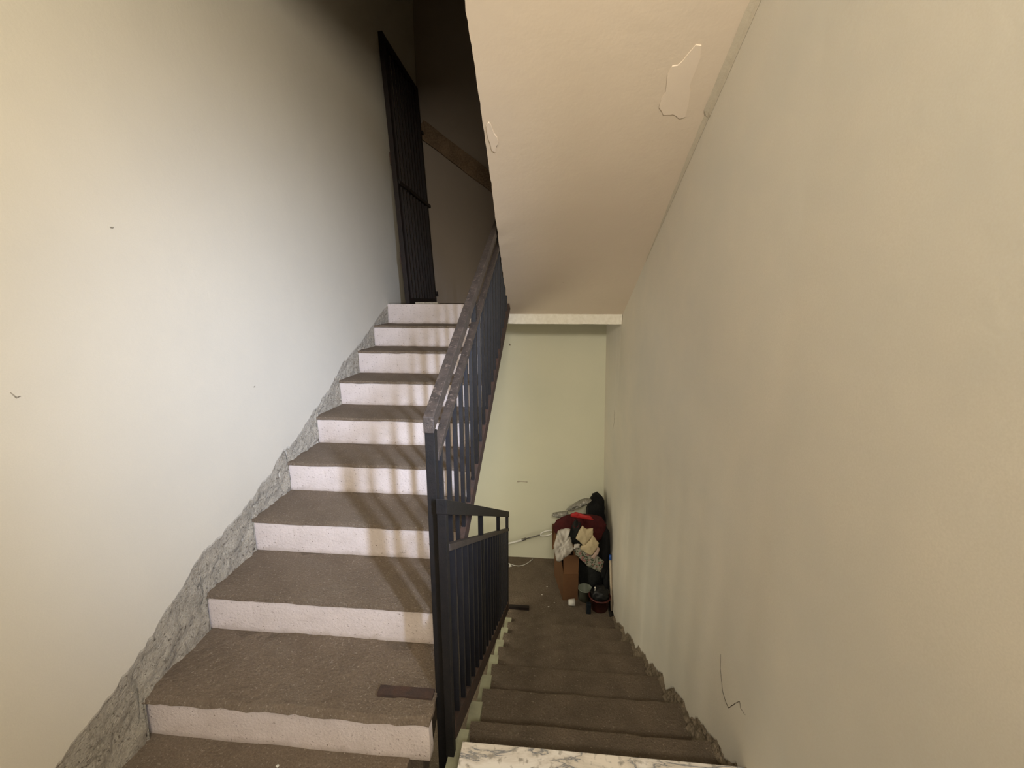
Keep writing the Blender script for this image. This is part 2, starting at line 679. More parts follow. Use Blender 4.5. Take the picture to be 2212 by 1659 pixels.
# far walls, rear wall with an opening added for the fill lamp, ceilings
MB().box(XL - .02, .80, YB, YB + .12, LOZ - .3, UPZ - .17).build('wall_far', M['green'], props=STR)
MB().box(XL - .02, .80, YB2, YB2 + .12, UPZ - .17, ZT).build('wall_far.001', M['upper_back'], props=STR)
rw = MB()
rw.box(XL - .2, -.14, -1.22, -1.1, LOZ - .3, ZT).box(.70, .88, -1.22, -1.1, LOZ - .3, ZT)
rw.box(-.14, .70, -1.22, -1.1, LOZ - .3, .86).box(-.14, .70, -1.22, -1.1, 1.30, ZT)
rw.build('wall_rear', M['plaster'], props=STR)


def window_side():
    mb = MB()
    x0, x1 = .765, .80
    mb.box(x0, x1, -.62, -.58, -.15, 1.25).box(x0, x1, .28, .32, -.15, 1.25)
    mb.box(x0, x1, -.58, .28, -.15, -.11).box(x0, x1, -.58, .28, 1.21, 1.25)
    mb.build('window_1', M['frame'], props=STR)
    mb = MB()
    mb.box(-.14, -.10, -1.2, -1.16, .86, 1.3).box(.66, .70, -1.2, -1.16, .86, 1.3)
    mb.box(-.10, .66, -1.2, -1.16, .86, .9).box(-.10, .66, -1.2, -1.16, 1.26, 1.3)
    mb.build('rear_fill_frame', M['frame'], props=STR)  # unseen frame made up around the opening of the added rear lamp


window_side()
# ceiling over the half landing, closing wall above it, ceiling of the stair well
MB().box(XL, .755, -1.1, .962, TOPZ, TOPZ + .15).build('ceiling', M['plaster_r'], props=STR)
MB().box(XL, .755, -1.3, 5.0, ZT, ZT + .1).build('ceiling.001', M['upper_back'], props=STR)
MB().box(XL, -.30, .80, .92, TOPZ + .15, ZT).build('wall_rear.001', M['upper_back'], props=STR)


# underside of the flight that climbs back over the lower flight
def sof_x(y):
    return lerp_tab(((.9, -.285), (1.651, -.309), (2.094, -.313), (2.611, -.327), (3.71, -.356)), y)


def sof_z(y):
    return -.125 + .555 * (UPY - y)


def soffit():
    mb = MB()
    ys = [.96 + i * (UPY - .96) / 110 for i in range(111)]
    vs, fs = [], []
    for y in ys:
        e = .0035 * noise.noise((y * 9, 0, 0)) + .003 * noise.noise((y * 40, 3, 0))
        x0, z = sof_x(y) + e, sof_z(y)
        x1 = XR(y) + .01
        for k in range(7):
            t = k / 6
            x = x0 + (x1 - x0) * t
            vs.append((x, y, z + (.004 if k == 0 else 0) + .004 * noise.noise((x * 2, y * 2, 0)) * (0 < k < 6)))
        vs.append((x0, y, z + .30))
        vs.append((x1, y, z + .30))
    n = 9
    for i in range(len(ys) - 1):
        a, b = i * n, (i + 1) * n
        for k in range(6):
            fs.append((a + k, a + k + 1, b + k + 1, b + k))
        fs.append((a, b, b + 7, a + 7))
        fs.append((a + 7, b + 7, b + 8, a + 8))
    fs.append((0, 7, 8, 6, 5, 4, 3, 2, 1))
    a = (len(ys) - 1) * n
    fs.append(tuple(a + k for k in (0, 1, 2, 3, 4, 5, 6, 8, 7)))
    mb.add(vs, fs)
    mb.build('ceiling.002', M['soffit'], props=STR)


soffit()


def ragged(cx, cy, rx, ry, n=26, seed=1.0, amp=.3):
    out = []
    for k in range(n):
        a = 2 * math.pi * k / n
        r = 1 + amp * noise.noise((math.cos(a) * 1.6 + seed, math.sin(a) * 1.6, seed)) * 1.6
        out.append((cx + rx * r * math.cos(a), cy + ry * r * math.sin(a)))
    return out


def soffit_patch(poly, t=.0015):
    mb = MB()
    n = len(poly)
    vs = [(x, y, sof_z(y) + .003) for x, y in poly] + [(x, y, sof_z(y) - t - .003) for x, y in poly]
    fs = [tuple(range(n)), tuple(range(2 * n - 1, n - 1, -1))] + [(i, (i + 1) % n, (i + 1) % n + n, i + n) for i in range(n)]
    return mb.add(vs, fs)


# ------------------------------------------------------------------ landings
mb = MB()
mb.rough_box(XL - .01, -.46, .2, UY + .03, LAND - .2, LAND, .035, .004, sc=7)
mb.box(XL - .01, .755, -1.1, .2, LAND - .2, LAND)
mb.box(-.46, .755, .2, 1.05, LAND - .2, LAND - .03)
mb.build('floor', M['concrete'], props=STR)
MB().rough_box(XL, XR(4.2) - .005, UPY + .022, YB2, UPZ - .16, UPZ, .06, .003, fix=(2,)).build('floor.001', M['concrete'], props=STR)
MB().rough_box(XL, .60, LOY, YB, LOZ - .2, LOZ, .06, .003).build('floor.002', M['concrete_low'], props=STR)
MB().box(XL, .755, -1.1, YB, LOZ - .45, LOZ - .25).build('floor.003', M['concrete_low'], props=STR)
# pale plastered front of the upper landing slab over the lower flight
MB().rough_box(-.356, XR(UPY) - .004, UPY - .014, UPY + .02, UPZ - .17, UPZ - .085, .02, .0016).build('trim_3', M['edge_white'], props=STR)

# marble slab on the landing edge
t = MB().box(-.288, XR(1.0) - .004, .72, 1.217, LAND - .03, LAND).build('threshold_slab', M['marble'], bevel=.003)
tag(t, 'white grey-veined marble slab at the top edge of the descending steps', 'marble slab')

# ------------------------------------------------------------------ the two flights
XS = -.400


def upper_flight():
    st = thing('staircase', (-.92, UY, LAND), 'climbing concrete stair flight with pale painted risers along the left wall', 'stairs', 'stair flights')
    poly = [(UY + .03, LAND - .16)]
    for k in range(1, 9):
        y = UY + (k - 1) * UT + .02
        poly.append((y, LAND + (k - 1) * UR if k > 1 else LAND - .0))
        poly.append((y, LAND + k * UR - .02))
    poly.append((UPY + .01, LAND + 8 * UR - .02))
    poly.append((UPY + .01, up_nose(UPY) - .26))
    MB().prism_x(poly, XL + .002, XS - .018).build('waist_slab', M['concrete_low'], st)
    for k in range(1, 10):
        y, z = UY + (k - 1) * UT, LAND + k * UR
        r = .004 if k > 1 else .010
        xe = XS if k > 1 else -.385
        if k < 9:
            MB().rough_box(XL - .004, xe, y - .001, y + UT + .02, z - .018, z, .022, r * .8, rnd=.003 if k > 1 else .010, sc=10, seed=k * .7).build('tread', M['concrete'], st, origin=(XL, y, z))
        MB().rough_box(XL - .004, xe - .001, y + .008 + (.0 if k > 1 else .005), y + .05, z - UR - .004, z - (.012 if k < 9 else .001), .03, r * .3, sc=10, seed=k * .9).build('riser', M['riser'], st, origin=(XL, y, z - UR))
    return st


def lower_flight():
    st = thing('staircase', (.18, LY, LAND), 'descending brown concrete stair flight beside the right wall, below the marble slab', 'stairs', 'stair flights')
    x0 = -.300
    poly = [(1.05, LAND - .20), (1.05, LAND - .35)]
    for k in range(1, 8):
        pass
    poly = [(1.0, LAND - .05)]
    for k in range(1, 8):
        y, z = LY + (k - 1) * LT, LAND - k * LR
        poly.append((y - LT + (.12 if k == 1 else .012), z + LR - .03 if k > 1 else LAND - .05))
        poly.append((y - LT + (.12 if k == 1 else .012), z - .03))
        poly.append((y - .0, z - .03))
    poly.append((LOY - .01, LOZ - .03))
    poly.append((LOY - .01, LOZ - .30))
    poly.append((1.0, LAND - .50))
    MB().prism_x(poly, x0 + .012, lambda y: XR(y) - .002).build('waist_slab', M['concrete_low'], st)
    # pale green painted side of the well with a small ledge under every step
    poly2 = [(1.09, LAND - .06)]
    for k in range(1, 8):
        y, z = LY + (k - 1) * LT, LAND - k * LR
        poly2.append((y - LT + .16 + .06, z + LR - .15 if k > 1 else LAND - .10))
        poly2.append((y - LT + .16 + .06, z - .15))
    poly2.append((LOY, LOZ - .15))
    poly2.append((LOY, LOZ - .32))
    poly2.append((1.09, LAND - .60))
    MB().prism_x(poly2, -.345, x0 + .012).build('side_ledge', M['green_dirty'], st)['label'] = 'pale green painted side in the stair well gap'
    for k in range(1, 8):
        y, z = LY + (k - 1) * LT, LAND - k * LR
        y0 = y - LT - (.0 if k > 1 else -.11)
        if k < 7:
            MB().rough_box(x0, XR(y) - .012, y0, y, z - .04, z, .03, .006, sc=11, seed=k * 1.3).build('tread', M['concrete_low'], st, origin=(x0, y, z))
        else:
            MB().rough_box(x0, XR(y) - .012, y0, y + .02, z - .04, z + .001, .03, .005, sc=11, seed=k * 1.3).build('tread', M['concrete_low'], st, origin=(x0, y, z))
    return st


upper_flight()
lower_flight()

# ------------------------------------------------------------------ railings


def up_x(y):
    return -.374 + .0126 * (y - 1.24)


def railing_up():
    rl = thing('stair_railing', (-.374, 1.24, LAND - .35), 'black iron railing climbing beside the pale risers, its handrail rubbed rusty', 'railing', 'iron stair railings')
    y0, y1 = 1.240, 3.86
    top = lambda y: -.358 + .530 * (y - 1.245)
    MB().beam((up_x(y0), y0, top(y0)), (up_x(y1), y1, top(y1)), .034, .054).build('handrail', M['iron_top'], rl, bevel=.002)
    MB().beam((up_x(y0) + .004, 1.282, top(1.282) - .155), (up_x(y1) + .004, y1, top(y1) - .155), .030, .030).build('middle_rail', M['iron_top'], rl, bevel=.0015)
    MB().box(-.389, -.357, y0 + .004, y0 + .038, LAND - .42, top(y0) - .05).build('newel_post', M['iron'], rl, bevel=.002)
    for y in (2.02, 2.95, 3.66):
        MB().box(up_x(y) - .012, up_x(y) + .012, y, y + .026, up_nose(y) + .07, top(y) - .04).build('post', M['iron'], rl, bevel=.0015)
    y = 1.352
    while y < 3.75:
        if min(abs(y - p) for p in (2.02, 2.95, 3.66)) > .03:
            MB().box(up_x(y) - .008, up_x(y) + .008, y, y + .018, up_nose(y) + .08, top(y) - .18).build('baluster', M['iron_blue'] if y < 2.2 else M['iron'], rl)
        y += .115
    MB().beam((up_x(y0), 1.29, up_nose(1.29) + .10), (up_x(y1), UPY, up_nose(UPY) + .10), .026, .085).build('bottom_rail', M['rust'], rl)
    for y in (1.62, 2.26, 2.91, 3.55):
        MB().box(XS - .012, up_x(y), y, y + .03, up_nose(y) - .02, up_nose(y) + .045).build('bracket', M['rust'], rl)
    MB().rough_box(-.598, -.394, 1.212, 1.25, UR + LAND - .002, UR + LAND + .010, .012, .0016).build('anchor_plate', M['rust'], rl)['label'] = 'rusty flat iron plate lying on the lowest tread'
    # small latch-like bits welded between bars
    return rl


def railing_down():
    x = -.336
    rl = thing('stair_railing', (x, 1.22, LAND - .35), 'black iron railing descending beside the brown lower steps', 'railing', 'iron stair railings')
    y0, y1 = 1.217, 3.36
    top = lambda y: -.636 - .5575 * (y - 1.234)
    MB().beam((x, y0, top(y0)), (x, y1, top(y1)), .036, .054).build('handrail', M['iron'], rl, bevel=.002)
    MB().beam((x + .002, 1.25, top(1.25) - .162), (x + .002, y1, top(y1) - .162), .030, .026).build('middle_rail', M['iron_top'], rl, bevel=.0015)
    MB().box(x - .016, x + .014, y0 + .002, y0 + .034, LAND - .42, top(y0) - .05).build('newel_post', M['iron'], rl, bevel=.002)
    for y in (1.95, 2.69, 3.32):
        MB().box(x - .011, x + .013, y, y + .026, lo_nose(y) + .10, top(y) - .04).build('post', M['iron'], rl, bevel=.0015)
    y = 1.325
    k = 0
    while y < 3.30:
        if min(abs(y - p) for p in (1.95, 2.69, 3.32)) > .03:
            MB().box(x - .006, x + .0145, y, y + .020, lo_nose(y) + .115, top(y) - .18).build('baluster', M['iron_blue'], rl)
        y += .110
    MB().beam((x + .004, 1.253, lo_nose(1.253) + .12), (x + .004, 3.33, lo_nose(3.33) + .12), .024, .085).build('bottom_rail', M['rust'], rl)
    return rl


railing_up()
railing_down()

# ------------------------------------------------------------------ iron gate leaning on the left wall


def gate():
    H, W_ = 2.215, .955
    g = bpy.data.objects.new('iron_gate', None)
    g.empty_display_size = .1
    COL.objects.link(g)
    tag(g, 'tall black barred iron gate leaning against the left wall at the stair top', 'gate')

    def b(name, y0, y1, z0, z1, t0=-.018, t1=.018, m='gate_iron'):
        return MB().box(t0, t1, y0, y1, z0, z1).build(name, M[m], bevel=.002)
    ps = []
    ps.append(b('stile', 0, .055, 0, H, -.02, .02))
    ps.append(b('stile', W_ - .05, W_, 0, H, -.02, .02))
    ps.append(b('rail', .055, W_ - .05, 0, .05))
    ps.append(b('rail', .055, W_ - .05, H - .05, H))
    ps.append(b('cross_bar', .03, W_ + .07, 1.045, 1.075, .012, .03))
    n = 8
    for i in range(n):
        y = .055 + (W_ - .105) * (i + 1) / (n + 1) - .011
        ps.append(b('bar', y, y + .022, .05, H - .05, -.011, .011))
    for z in (.10, 1.78):
        ps.append(MB().box(-.01, .03, W_, W_ + .050, z, z + .03).add([(.0, W_ + .045, z - .02), (.03, W_ + .045, z - .02), (.03, W_ + .06, z - .02), (.0, W_ + .06, z - .02), (.0, W_ + .045, z), (.03, W_ + .045, z), (.03, W_ + .06, z), (.0, W_ + .06, z)], [(0, 3, 2, 1), (4, 5, 6, 7), (0, 1, 5, 4), (1, 2, 6, 5), (2, 3, 7, 6), (3, 0, 4, 7)]).build('hinge_lug', M['gate_iron']))
    ps.append(MB().box(-.032, -.01, .01, .05, .36, .46).build('hinge', M['rust']))
    ps.append(MB().box(-.032, -.01, .01, .05, 1.20, 1.30).build('hinge', M['rust']))
    for p in ps:
        p.parent = g
    g.location = (-1.305, 3.835, UPZ + .002)
    g.rotation_euler = (0, -math.asin(.125 / H), 0)


gate()

# plank across the dark far wall
mb = MB()
a, c = Vector((-1.42, 4.85, 1.83)), Vector((.55, 4.85, .385))
d = (c - a).normalized()
nrm = Vector((-d.z, 0, d.x)) if d.x > 0 else Vector((d.z, 0, -d.x))
n = 40
vs, fs = [], []
for i in range(n + 1):
    p = a + (c - a) * i / n
    wv = .082 + .006 * noise.noise((i * .3, 0, 0))
    for s, yy in ((-1, -.018), (1, -.018), (1, .018), (-1, .018)):
        vs.append(p + nrm * wv * s + Vector((0, yy, 0)))
for i in range(n):
    for k in range(4):
        fs.append((i * 4 + k, i * 4 + (k + 1) % 4, i * 4 + 4 + (k + 1) % 4, i * 4 + 4 + k))
fs += [(3, 2, 1, 0), (n * 4, n * 4 + 1, n * 4 + 2, n * 4 + 3)]
tag(mb.add(vs, fs).build('wooden_plank', M['wood'], origin=tuple(a)), 'rough brown wooden plank slanting down across the dark far wall above the landing', 'plank')

# scraps on the upper landing
tag(MB().rough_box(-1.205, -1.0, UPY + .04, UPY + .10, UPZ, UPZ + .018, .02, .002).build('tile_strip', M['rubble'], bevel=.002),
    'pale strip of broken tile lying on the top landing edge by the gate', 'tile piece')

# ------------------------------------------------------------------ blobs and cloths


def blob(c, r, seed, amp=.18, sub=4, flat=None, fold=3.0):
    bm = bmesh.new()
    bmesh.ops.create_icosphere(bm, subdivisions=sub, radius=1.0)
    for v in bm.verts:
        q = v.co.copy()
        k = 1 + amp * noise.noise(q * fold * .6 + Vector((seed, 0, 0))) + amp * .55 * abs(noise.noise(q * fold * 1.7 + Vector((0, seed, 0)))) + amp * .25 * noise.noise(q * fold * 5)
        v.co = Vector((q.x * r[0] * k + c[0], q.y * r[1] * k + c[1], q.z * r[2] * k + c[2]))
        if flat is not None and v.co.z < flat:
            v.co.z = flat
    bm.verts.index_update()
    vs = [v.co.copy() for v in bm.verts]
    fs = [tuple(v.index for v in f.verts) for f in bm.faces]
    bm.free()
    return MB().add(vs, fs)


def cloth(p00, p10, p11, p01, seed, amp=.015, n=26, ragged_=.15, fold=(6, 2)):
    """four corner points; a wrinkled sheet with an uneven outline"""
    P = [Vector(p) for p in (p00, p10, p11, p01)]
    nn = (P[1] - P[0]).cross(P[3] - P[0]).normalized()
    if nn.y > 0:
        nn = -nn
    vs, fs = [], []
    for i in range(n + 1):
        for j in range(n + 1):
            u, v = i / n, j / n
            e = ragged_ * .5
            uu = u + e * noise.noise((v * 2.3 + seed, u, 0)) * (1 if .02 < v < 1.1 else 1)
            vv = v + e * noise.noise((u * 2.3, seed, v))
            p = (P[0] * (1 - uu) + P[1] * uu) * (1 - vv) + (P[3] * (1 - uu) + P[2] * uu) * vv
            p = p + nn * amp * (math.sin(uu * fold[0] + 2.5 * noise.noise((vv * 2, seed, 0))) * (.4 + .6 * vv) + 1.2 * noise.noise((uu * 5, vv * fold[1] * 2, seed)))
            vs.append(p)
    for i in range(n):
        for j in range(n):
            a = i * (n + 1) + j
            fs.append((a, a + n + 1, a + n + 2, a + 1))
    return MB().add(vs, fs)


# ------------------------------------------------------------------ the heap in the corner of the lower landing
# cardboard box: tall left flank, low front
def carton():
    g = thing('cardboard_box', (.24, 3.72, LOZ), 'tall brown cardboard carton standing at the left of the heap', 'box')
    A, B = Vector((.182, 3.565, LOZ)), Vector((.322, 3.58, LOZ))
    C, D = Vector((.262, 3.97, LOZ)), Vector((.105, 3.95, LOZ))
    up = Vector((0, 0, 1))
    hf, hb = .285, .59
    vs = [A, B, C, D, A + up * hf, B + up * hf, C + up * hb, D + up * hb]
    MB().add(vs, [(0, 1, 2, 3), (0, 1, 5, 4), (1, 2, 6, 5), (2, 3, 7, 6), (3, 0, 4, 7)]).build('body', M['card'], g, solid=.006)
    f = Vector((.01, .10, .13))
    MB().add([A + up * hf, B + up * hf, B + up * hf + f, A + up * hf + f + Vector((-.012, 0, 0))], [(0, 1, 2, 3)]).build('flap', M['card'], g, solid=.005)
    MB().add([D + up * hb, D + up * (hb - .0) + Vector((-.035, -.02, .0)), D + up * (hb - .20) + Vector((-.03, -.16, 0)), D + up * (hb - .16) + Vector((.02, -.17, 0))], [(0, 1, 2, 3)]).build('flap', M['card'], g, solid=.005)


carton()
def draped(poly, y, thick, seed, back=.02, fold=.35, rings=9, tilt=0.0):
    """a wrinkled, solid piece of fabric or film: poly holds (x, z) outline points, bulging thick towards -y"""
    pts = []
    n0 = len(poly)
    for i in range(n0):
        (a, b), (c, d) = poly[i], poly[(i + 1) % n0]
        m = max(2, int(math.hypot(c - a, d - b) / .008))
        for k in range(m):
            t = k / m
            x, z = a + (c - a) * t, b + (d - b) * t
            e = .0035
            pts.append((x + e * noise.noise((x * 60, z * 60, seed)), z + e * noise.noise((z * 60, seed, x * 60))))
    n = len(pts)
    cx_, cz_ = sum(p[0] for p in pts) / n, sum(p[1] for p in pts) / n
    vs, fs = [], []
    for r in range(rings + 1):
        k = 1 - r / (rings + .5)
        for (x, z) in pts:
            xx, zz = cx_ + (x - cx_) * k, cz_ + (z - cz_) * k
            w_ = noise.noise((xx * 14 + seed, zz * 9, seed)) + .6 * noise.noise((xx * 34, zz * 20, seed + 3)) + .35 * noise.noise((xx * 80, zz * 60, seed + 5))
            ridge = abs(noise.noise((xx * 20 + zz * 9, seed, zz * 4)))
            yy = y - thick * math.sqrt(max(0, 1 - k * k)) - thick * fold * w_ * min(1, (1 - k) * 6 + .25) + thick * fold * 1.6 * ridge + tilt * (z - cz_)
            vs.append((xx, yy, zz))
    top = len(vs)
    for r in range(rings):
        for i in range(n):
            j = (i + 1) % n
            fs.append((r * n + i, r * n + j, (r + 1) * n + j, (r + 1) * n + i))
    fs.append(tuple(rings * n + i for i in range(n)))
    for (x, z) in pts:
        vs.append((cx_ + (x - cx_) * .93, y + back, cz_ + (z - cz_) * .93))
    for i in range(n):
        j = (i + 1) % n
        fs.append((i, top + i, top + j, j))
    fs.append(tuple(top + i for i in range(n)))
    return MB().add(vs, fs)


def sheet(name, poly, y, thick, seed, m, label, cat, **k):
    xs, zs = [p[0] for p in poly], [p[1] for p in poly]
    return tag(draped(poly, y, thick, seed, **k).build(name, M[m], smooth=True, origin=(sum(xs) / len(xs), y, min(zs))), label, cat)


tag(blob((.465, 3.82, LOZ + .27), (.150, .17, .30), 3.1, .2, flat=LOZ).build('rubbish_sack', M['black_cloth'], smooth=True, origin=(.465, 3.82, LOZ)),
    'large charcoal cloth sack standing behind the maroon bucket', 'sack')
tag(blob((.515, 4.00, LOZ + .66), (.098, .14, .235), 6.3, .2).build('black_bag', M['black_matt'], smooth=True, origin=(.515, 4.0, LOZ + .45)),
    'black bag on top of the heap, touching the corner', 'bag')
tag(blob((.575, 3.72, LOZ + .44), (.055, .10, .29), 8.8, .16).build('black_coat', M['black_matt'], smooth=True, origin=(.575, 3.72, LOZ + .2)),
    'black coat hanging at the right side of the heap along the right wall', 'coat')
sheet('red_bag', [(.106, -2.065), (.18, -2.02), (.243, -1.994), (.30, -1.99), (.33, -1.989), (.431, -1.993), (.533, -2.011), (.579, -2.089), (.570, -2.219), (.506, -2.28), (.40, -2.25), (.30, -2.20), (.22, -2.15), (.123, -2.137), (.095, -2.203), (.075, -2.139)],
      3.68, .035, 1.7, 'red', 'dark red fabric bag slumped across the middle of the heap', 'bag', back=.03)
sheet('red_scarf', [(.235, -1.975), (.287, -1.948), (.332, -1.965), (.427, -1.985), (.455, -2.024), (.39, -2.018), (.289, -2.008), (.238, -2.003)],
      3.64, .014, 2.2, 'bright_red', 'bright red strip of cloth just below the black bag on the heap', 'cloth', back=.006)
sheet('plastic_wrapper', [(.206, -2.082), (.235, -2.045), (.282, -2.005), (.35, -1.955), (.411, -1.933), (.457, -1.943), (.43, -1.985), (.406, -2.008), (.33, -2.05), (.253, -2.100)],
      3.90, .03, 4.0, 'clear', 'crumpled grey and white plastic wrapper lying over the top of the heap', 'plastic wrapper', tilt=-.3)
sheet('clear_bag', [(.075, -2.195), (.15, -2.172), (.236, -2.161), (.245, -2.204), (.20, -2.24), (.12, -2.235), (.076, -2.221)],
      4.04, .025, 5.5, 'clear', 'small crumpled translucent bag at the upper left of the heap against the wall', 'bag')
sheet('white_bag', [(.121, -2.101), (.155, -2.088), (.192, -2.074), (.232, -2.080), (.228, -2.115), (.202, -2.165), (.238, -2.159), (.246, -2.20), (.270, -2.278), (.248, -2.325), (.221, -2.354), (.150, -2.428), (.113, -2.418), (.095, -2.34), (.082, -2.256), (.101, -2.190)],
      3.555, .035, 2.6, 'white_bag', 'white plastic bag hanging over the front of the cardboard carton', 'bag', fold=.55)
sheet('black_strap_bag', [(.251, -2.056), (.285, -1.995), (.33, -2.036), (.33, -2.060), (.300, -2.150), (.291, -2.183), (.337, -2.253), (.271, -2.265), (.234, -2.234), (.203, -2.187), (.238, -2.105)],
      3.60, .03, 7.6, 'black_cloth', 'small black bag between the white bag and the cream cloth', 'bag')
mb = MB()
mb.tube([(.283 + .028 * math.cos(a), 3.565, -2.025 + .042 * math.sin(a)) for a in [math.pi * 2 * i / 20 for i in range(21)]], .0035, 6)
tag(mb.build('red_loop', M['red'], origin=(.28, 3.565, -2.07)), 'dark red cord loop hanging over the small black bag', 'cord')
cc = sheet('cream_cloth', [(.342, -2.038), (.362, -2.062), (.386, -2.072), (.441, -2.059), (.443, -2.10), (.442, -2.136), (.40, -2.20), (.363, -2.249), (.329, -2.21), (.283, -2.169), (.300, -2.13), (.308, -2.099)],
           3.555, .022, 3.3, 'cream', 'cream cloth folded over the front of the heap', 'cloth', fold=.25)
draped([(.441, -2.125), (.470, -2.165), (.497, -2.203), (.491, -2.243), (.46, -2.30), (.434, -2.335), (.38, -2.31), (.327, -2.273), (.333, -2.248), (.376, -2.226), (.41, -2.18)],
       3.548, .022, 6.3, fold=.25).build('folded_end', M['cream'], cc, smooth=True)
sheet('pink_rag', [(.486, -2.229), (.509, -2.260), (.499, -2.301), (.478, -2.34), (.463, -2.375), (.43, -2.353), (.45, -2.32), (.475, -2.28)],
      3.545, .012, 9.3, 'pink', 'small faded pink rag below the cream cloth', 'cloth', back=.01)
sheet('leaf_print_cloth', [(.277, -2.275), (.334, -2.268), (.38, -2.30), (.423, -2.336), (.503, -2.364), (.557, -2.409), (.548, -2.47), (.531, -2.526), (.47, -2.50), (.398, -2.460), (.36, -2.42), (.323, -2.382), (.270, -2.312)],
      3.575, .022, 5.1, 'floral', 'leaf-patterned cloth hanging diagonally across the dark sack', 'cloth', fold=.3)
sheet('white_twist', [(.274, -2.225), (.30, -2.218), (.325, -2.222), (.322, -2.258), (.295, -2.262), (.265, -2.274)],
      3.545, .010, 5.7, 'white_bag', 'twisted white plastic strip between the white bag and the cream cloth', 'plastic strip', back=.008)

# bucket with dark bundle
bk = thing('bucket', (.520, 3.495, LOZ), 'maroon plastic bucket standing at the edge of the lower landing', 'bucket')
MB().lathe((.520, 3.495, LOZ), [(0, .004), (.078, .004), (.080, .01), (.094, .125), (.096, .125), (.100, .127), (.101, .133), (.098, .138), (.090, .136), (.088, .125), (.074, .016), (0, .016)], 32).build('body', M['bucket'], bk, smooth=True)
MB().tube([(.520 + .100 * math.cos(a), 3.495 + .100 * math.sin(a), LOZ + .130) for a in [2 * math.pi * i / 32 for i in range(33)]], .0035, 6).build('rim', M['rim_red'], bk)
db = tag(blob((.520, 3.495, LOZ + .145), (.078, .078, .075), 3.9, .22).build('dark_bundle', M['black'], smooth=True, origin=(.52, 3.495, LOZ + .1)), 'black plastic bundle stuffed in the maroon bucket', 'bag')
MB().tube([(.470, 3.47, LOZ + .15), (.470, 3.46, LOZ + .235)], .003, 6).lathe((.470, 3.46, LOZ + .235), [(0, .009), (.006, .007), (.009, 0), (.006, -.007), (0, -.009)], 12).build('drawstring_toggle', M['white'], db, smooth=True)['label'] = 'round white drawstring toggle'
tag(MB().box(.392, .434, 3.40, 3.44, LOZ, LOZ + .10).build('blue_carton', M['bluedark'], bevel=.004), 'small dark blue box at the left foot of the maroon bucket', 'box')
# pale green bin behind the bucket
bn = thing('plastic_tub', (.392, 3.60, LOZ), 'pale green plastic tub between the carton and the bucket', 'tub')
MB().lathe((.392, 3.60, LOZ), [(0, .003), (.054, .003), (.064, .12), (.068, .12), (.068, .126), (.061, .126), (.051, .01), (0, .01)], 28).build('body', M['bin_green'], bn, smooth=True)
# white cup on its side
cp = thing('white_cup', (.262, 3.50, LOZ), 'white plastic cup lying on its side in front of the carton', 'cup')
mb = MB()
vs, fs = [], []
S = 20
for (r, u) in ((.0, 0), (.026, 0), (.034, .062), (.031, .062), (.023, .006), (0, .006)):
    for k in range(S):
        a = 2 * math.pi * k / S
        vs.append((.232 + u, 3.50 + r * math.cos(a) + u * .1, LOZ + .033 + r * math.sin(a)))
for i in range(5):
    for k in range(S):
        fs.append((i * S + k, i * S + (k + 1) % S, (i + 1) * S + (k + 1) % S, (i + 1) * S + k))
mb.add(vs, fs).build('body', M['white'], cp, smooth=True)
# stick with a blue cap
sk = thing('broom_stick', (.622, 3.47, LOZ), 'pale stick with a blue cap leaning upright at the right wall', 'stick')
MB().tube([(.632, 3.47, LOZ), (.618, 3.60, LOZ + .44)], .0105, 12).build('shaft', M['stick'], sk, smooth=True)
MB().tube([(.618, 3.60, LOZ + .438), (.617, 3.608, LOZ + .485)], [.0125, .0115], 12).build('cap', M['blue'], sk, smooth=True)['label'] = 'blue plastic cap'
tag(blob((.605, 3.72, LOZ + .17), (.028, .10, .19), 4.4, .15, flat=LOZ).build('black_sleeve', M['black_matt'], smooth=True, origin=(.6, 3.7, LOZ)), 'narrow black plastic bundle squeezed between the stick and the right wall', 'bag')

# long-handled white tool with a loop grip
tl = thing('long_handled_mop', (-.95, 4.10, LOZ), 'long grey pole with white loop grip leaning against the carton, low behind the railing', 'mop')
e1, e0 = Vector((.102, 4.02, LOZ + .46)), Vector((-.95, 4.12, LOZ + .03))
dd = (e1 - e0).normalized()
pt = lambda s: e1 - dd * s
MB().tube([pt(.165), pt(.34)], .0065, 10).build('pole', M['grey'], tl, smooth=True)
MB().tube([pt(.33), pt(.36), pt(.375)], [.013, .013, .017], 10).build('collar', M['grey'], tl, smooth=True)
MB().tube([pt(.375), pt(.50), (e0)], [.014, .010, .008], 10).build('sleeve', M['white'], tl, smooth=True)
nv = Vector((-dd.z, 0, dd.x)).normalized()
loop = [pt(.085) + dd * .078 * math.cos(a) + nv * .026 * math.sin(a) for a in [2 * math.pi * i / 28 for i in range(29)]]
MB().tube(loop, .0075, 8).build('loop_grip', M['white'], tl, smooth=True)

# floor scraps on the lower landing
tag(MB().rough_box(-.325, -.135, 3.40, 3.432, LOZ, LOZ + .028, .02, .002).build('wood_offcut', M['gate_iron']), 'short dark bar lying on the edge of the lower landing beside the railing', 'bar')
cb = []
for i in range(21):
    t_ = i / 20
    cb.append((-.40 + .27 * t_, 4.09 - .05 * math.sin(t_ * 3.1) + .10 * t_ ** 3, LOZ + .006))
tag(MB().tube(cb, .004, 6).build('white_cable', M['white'], smooth=True), 'thin white cable curling on the lower landing by the far wall', 'cable')
tag(MB().add([(-.385, 4.02, LOZ + .004), (-.35, 4.04, LOZ + .004), (-.385, 4.06, LOZ + .03)], [(0, 1, 2)]).build('paper_scrap', M['paper'], solid=.002), 'small white paper scrap beside the cable', 'paper')

# ------------------------------------------------------------------ marks on walls and soffit
def parent_struct(o, name_of):
    o.parent = bpy.data.objects[name_of]
    return o


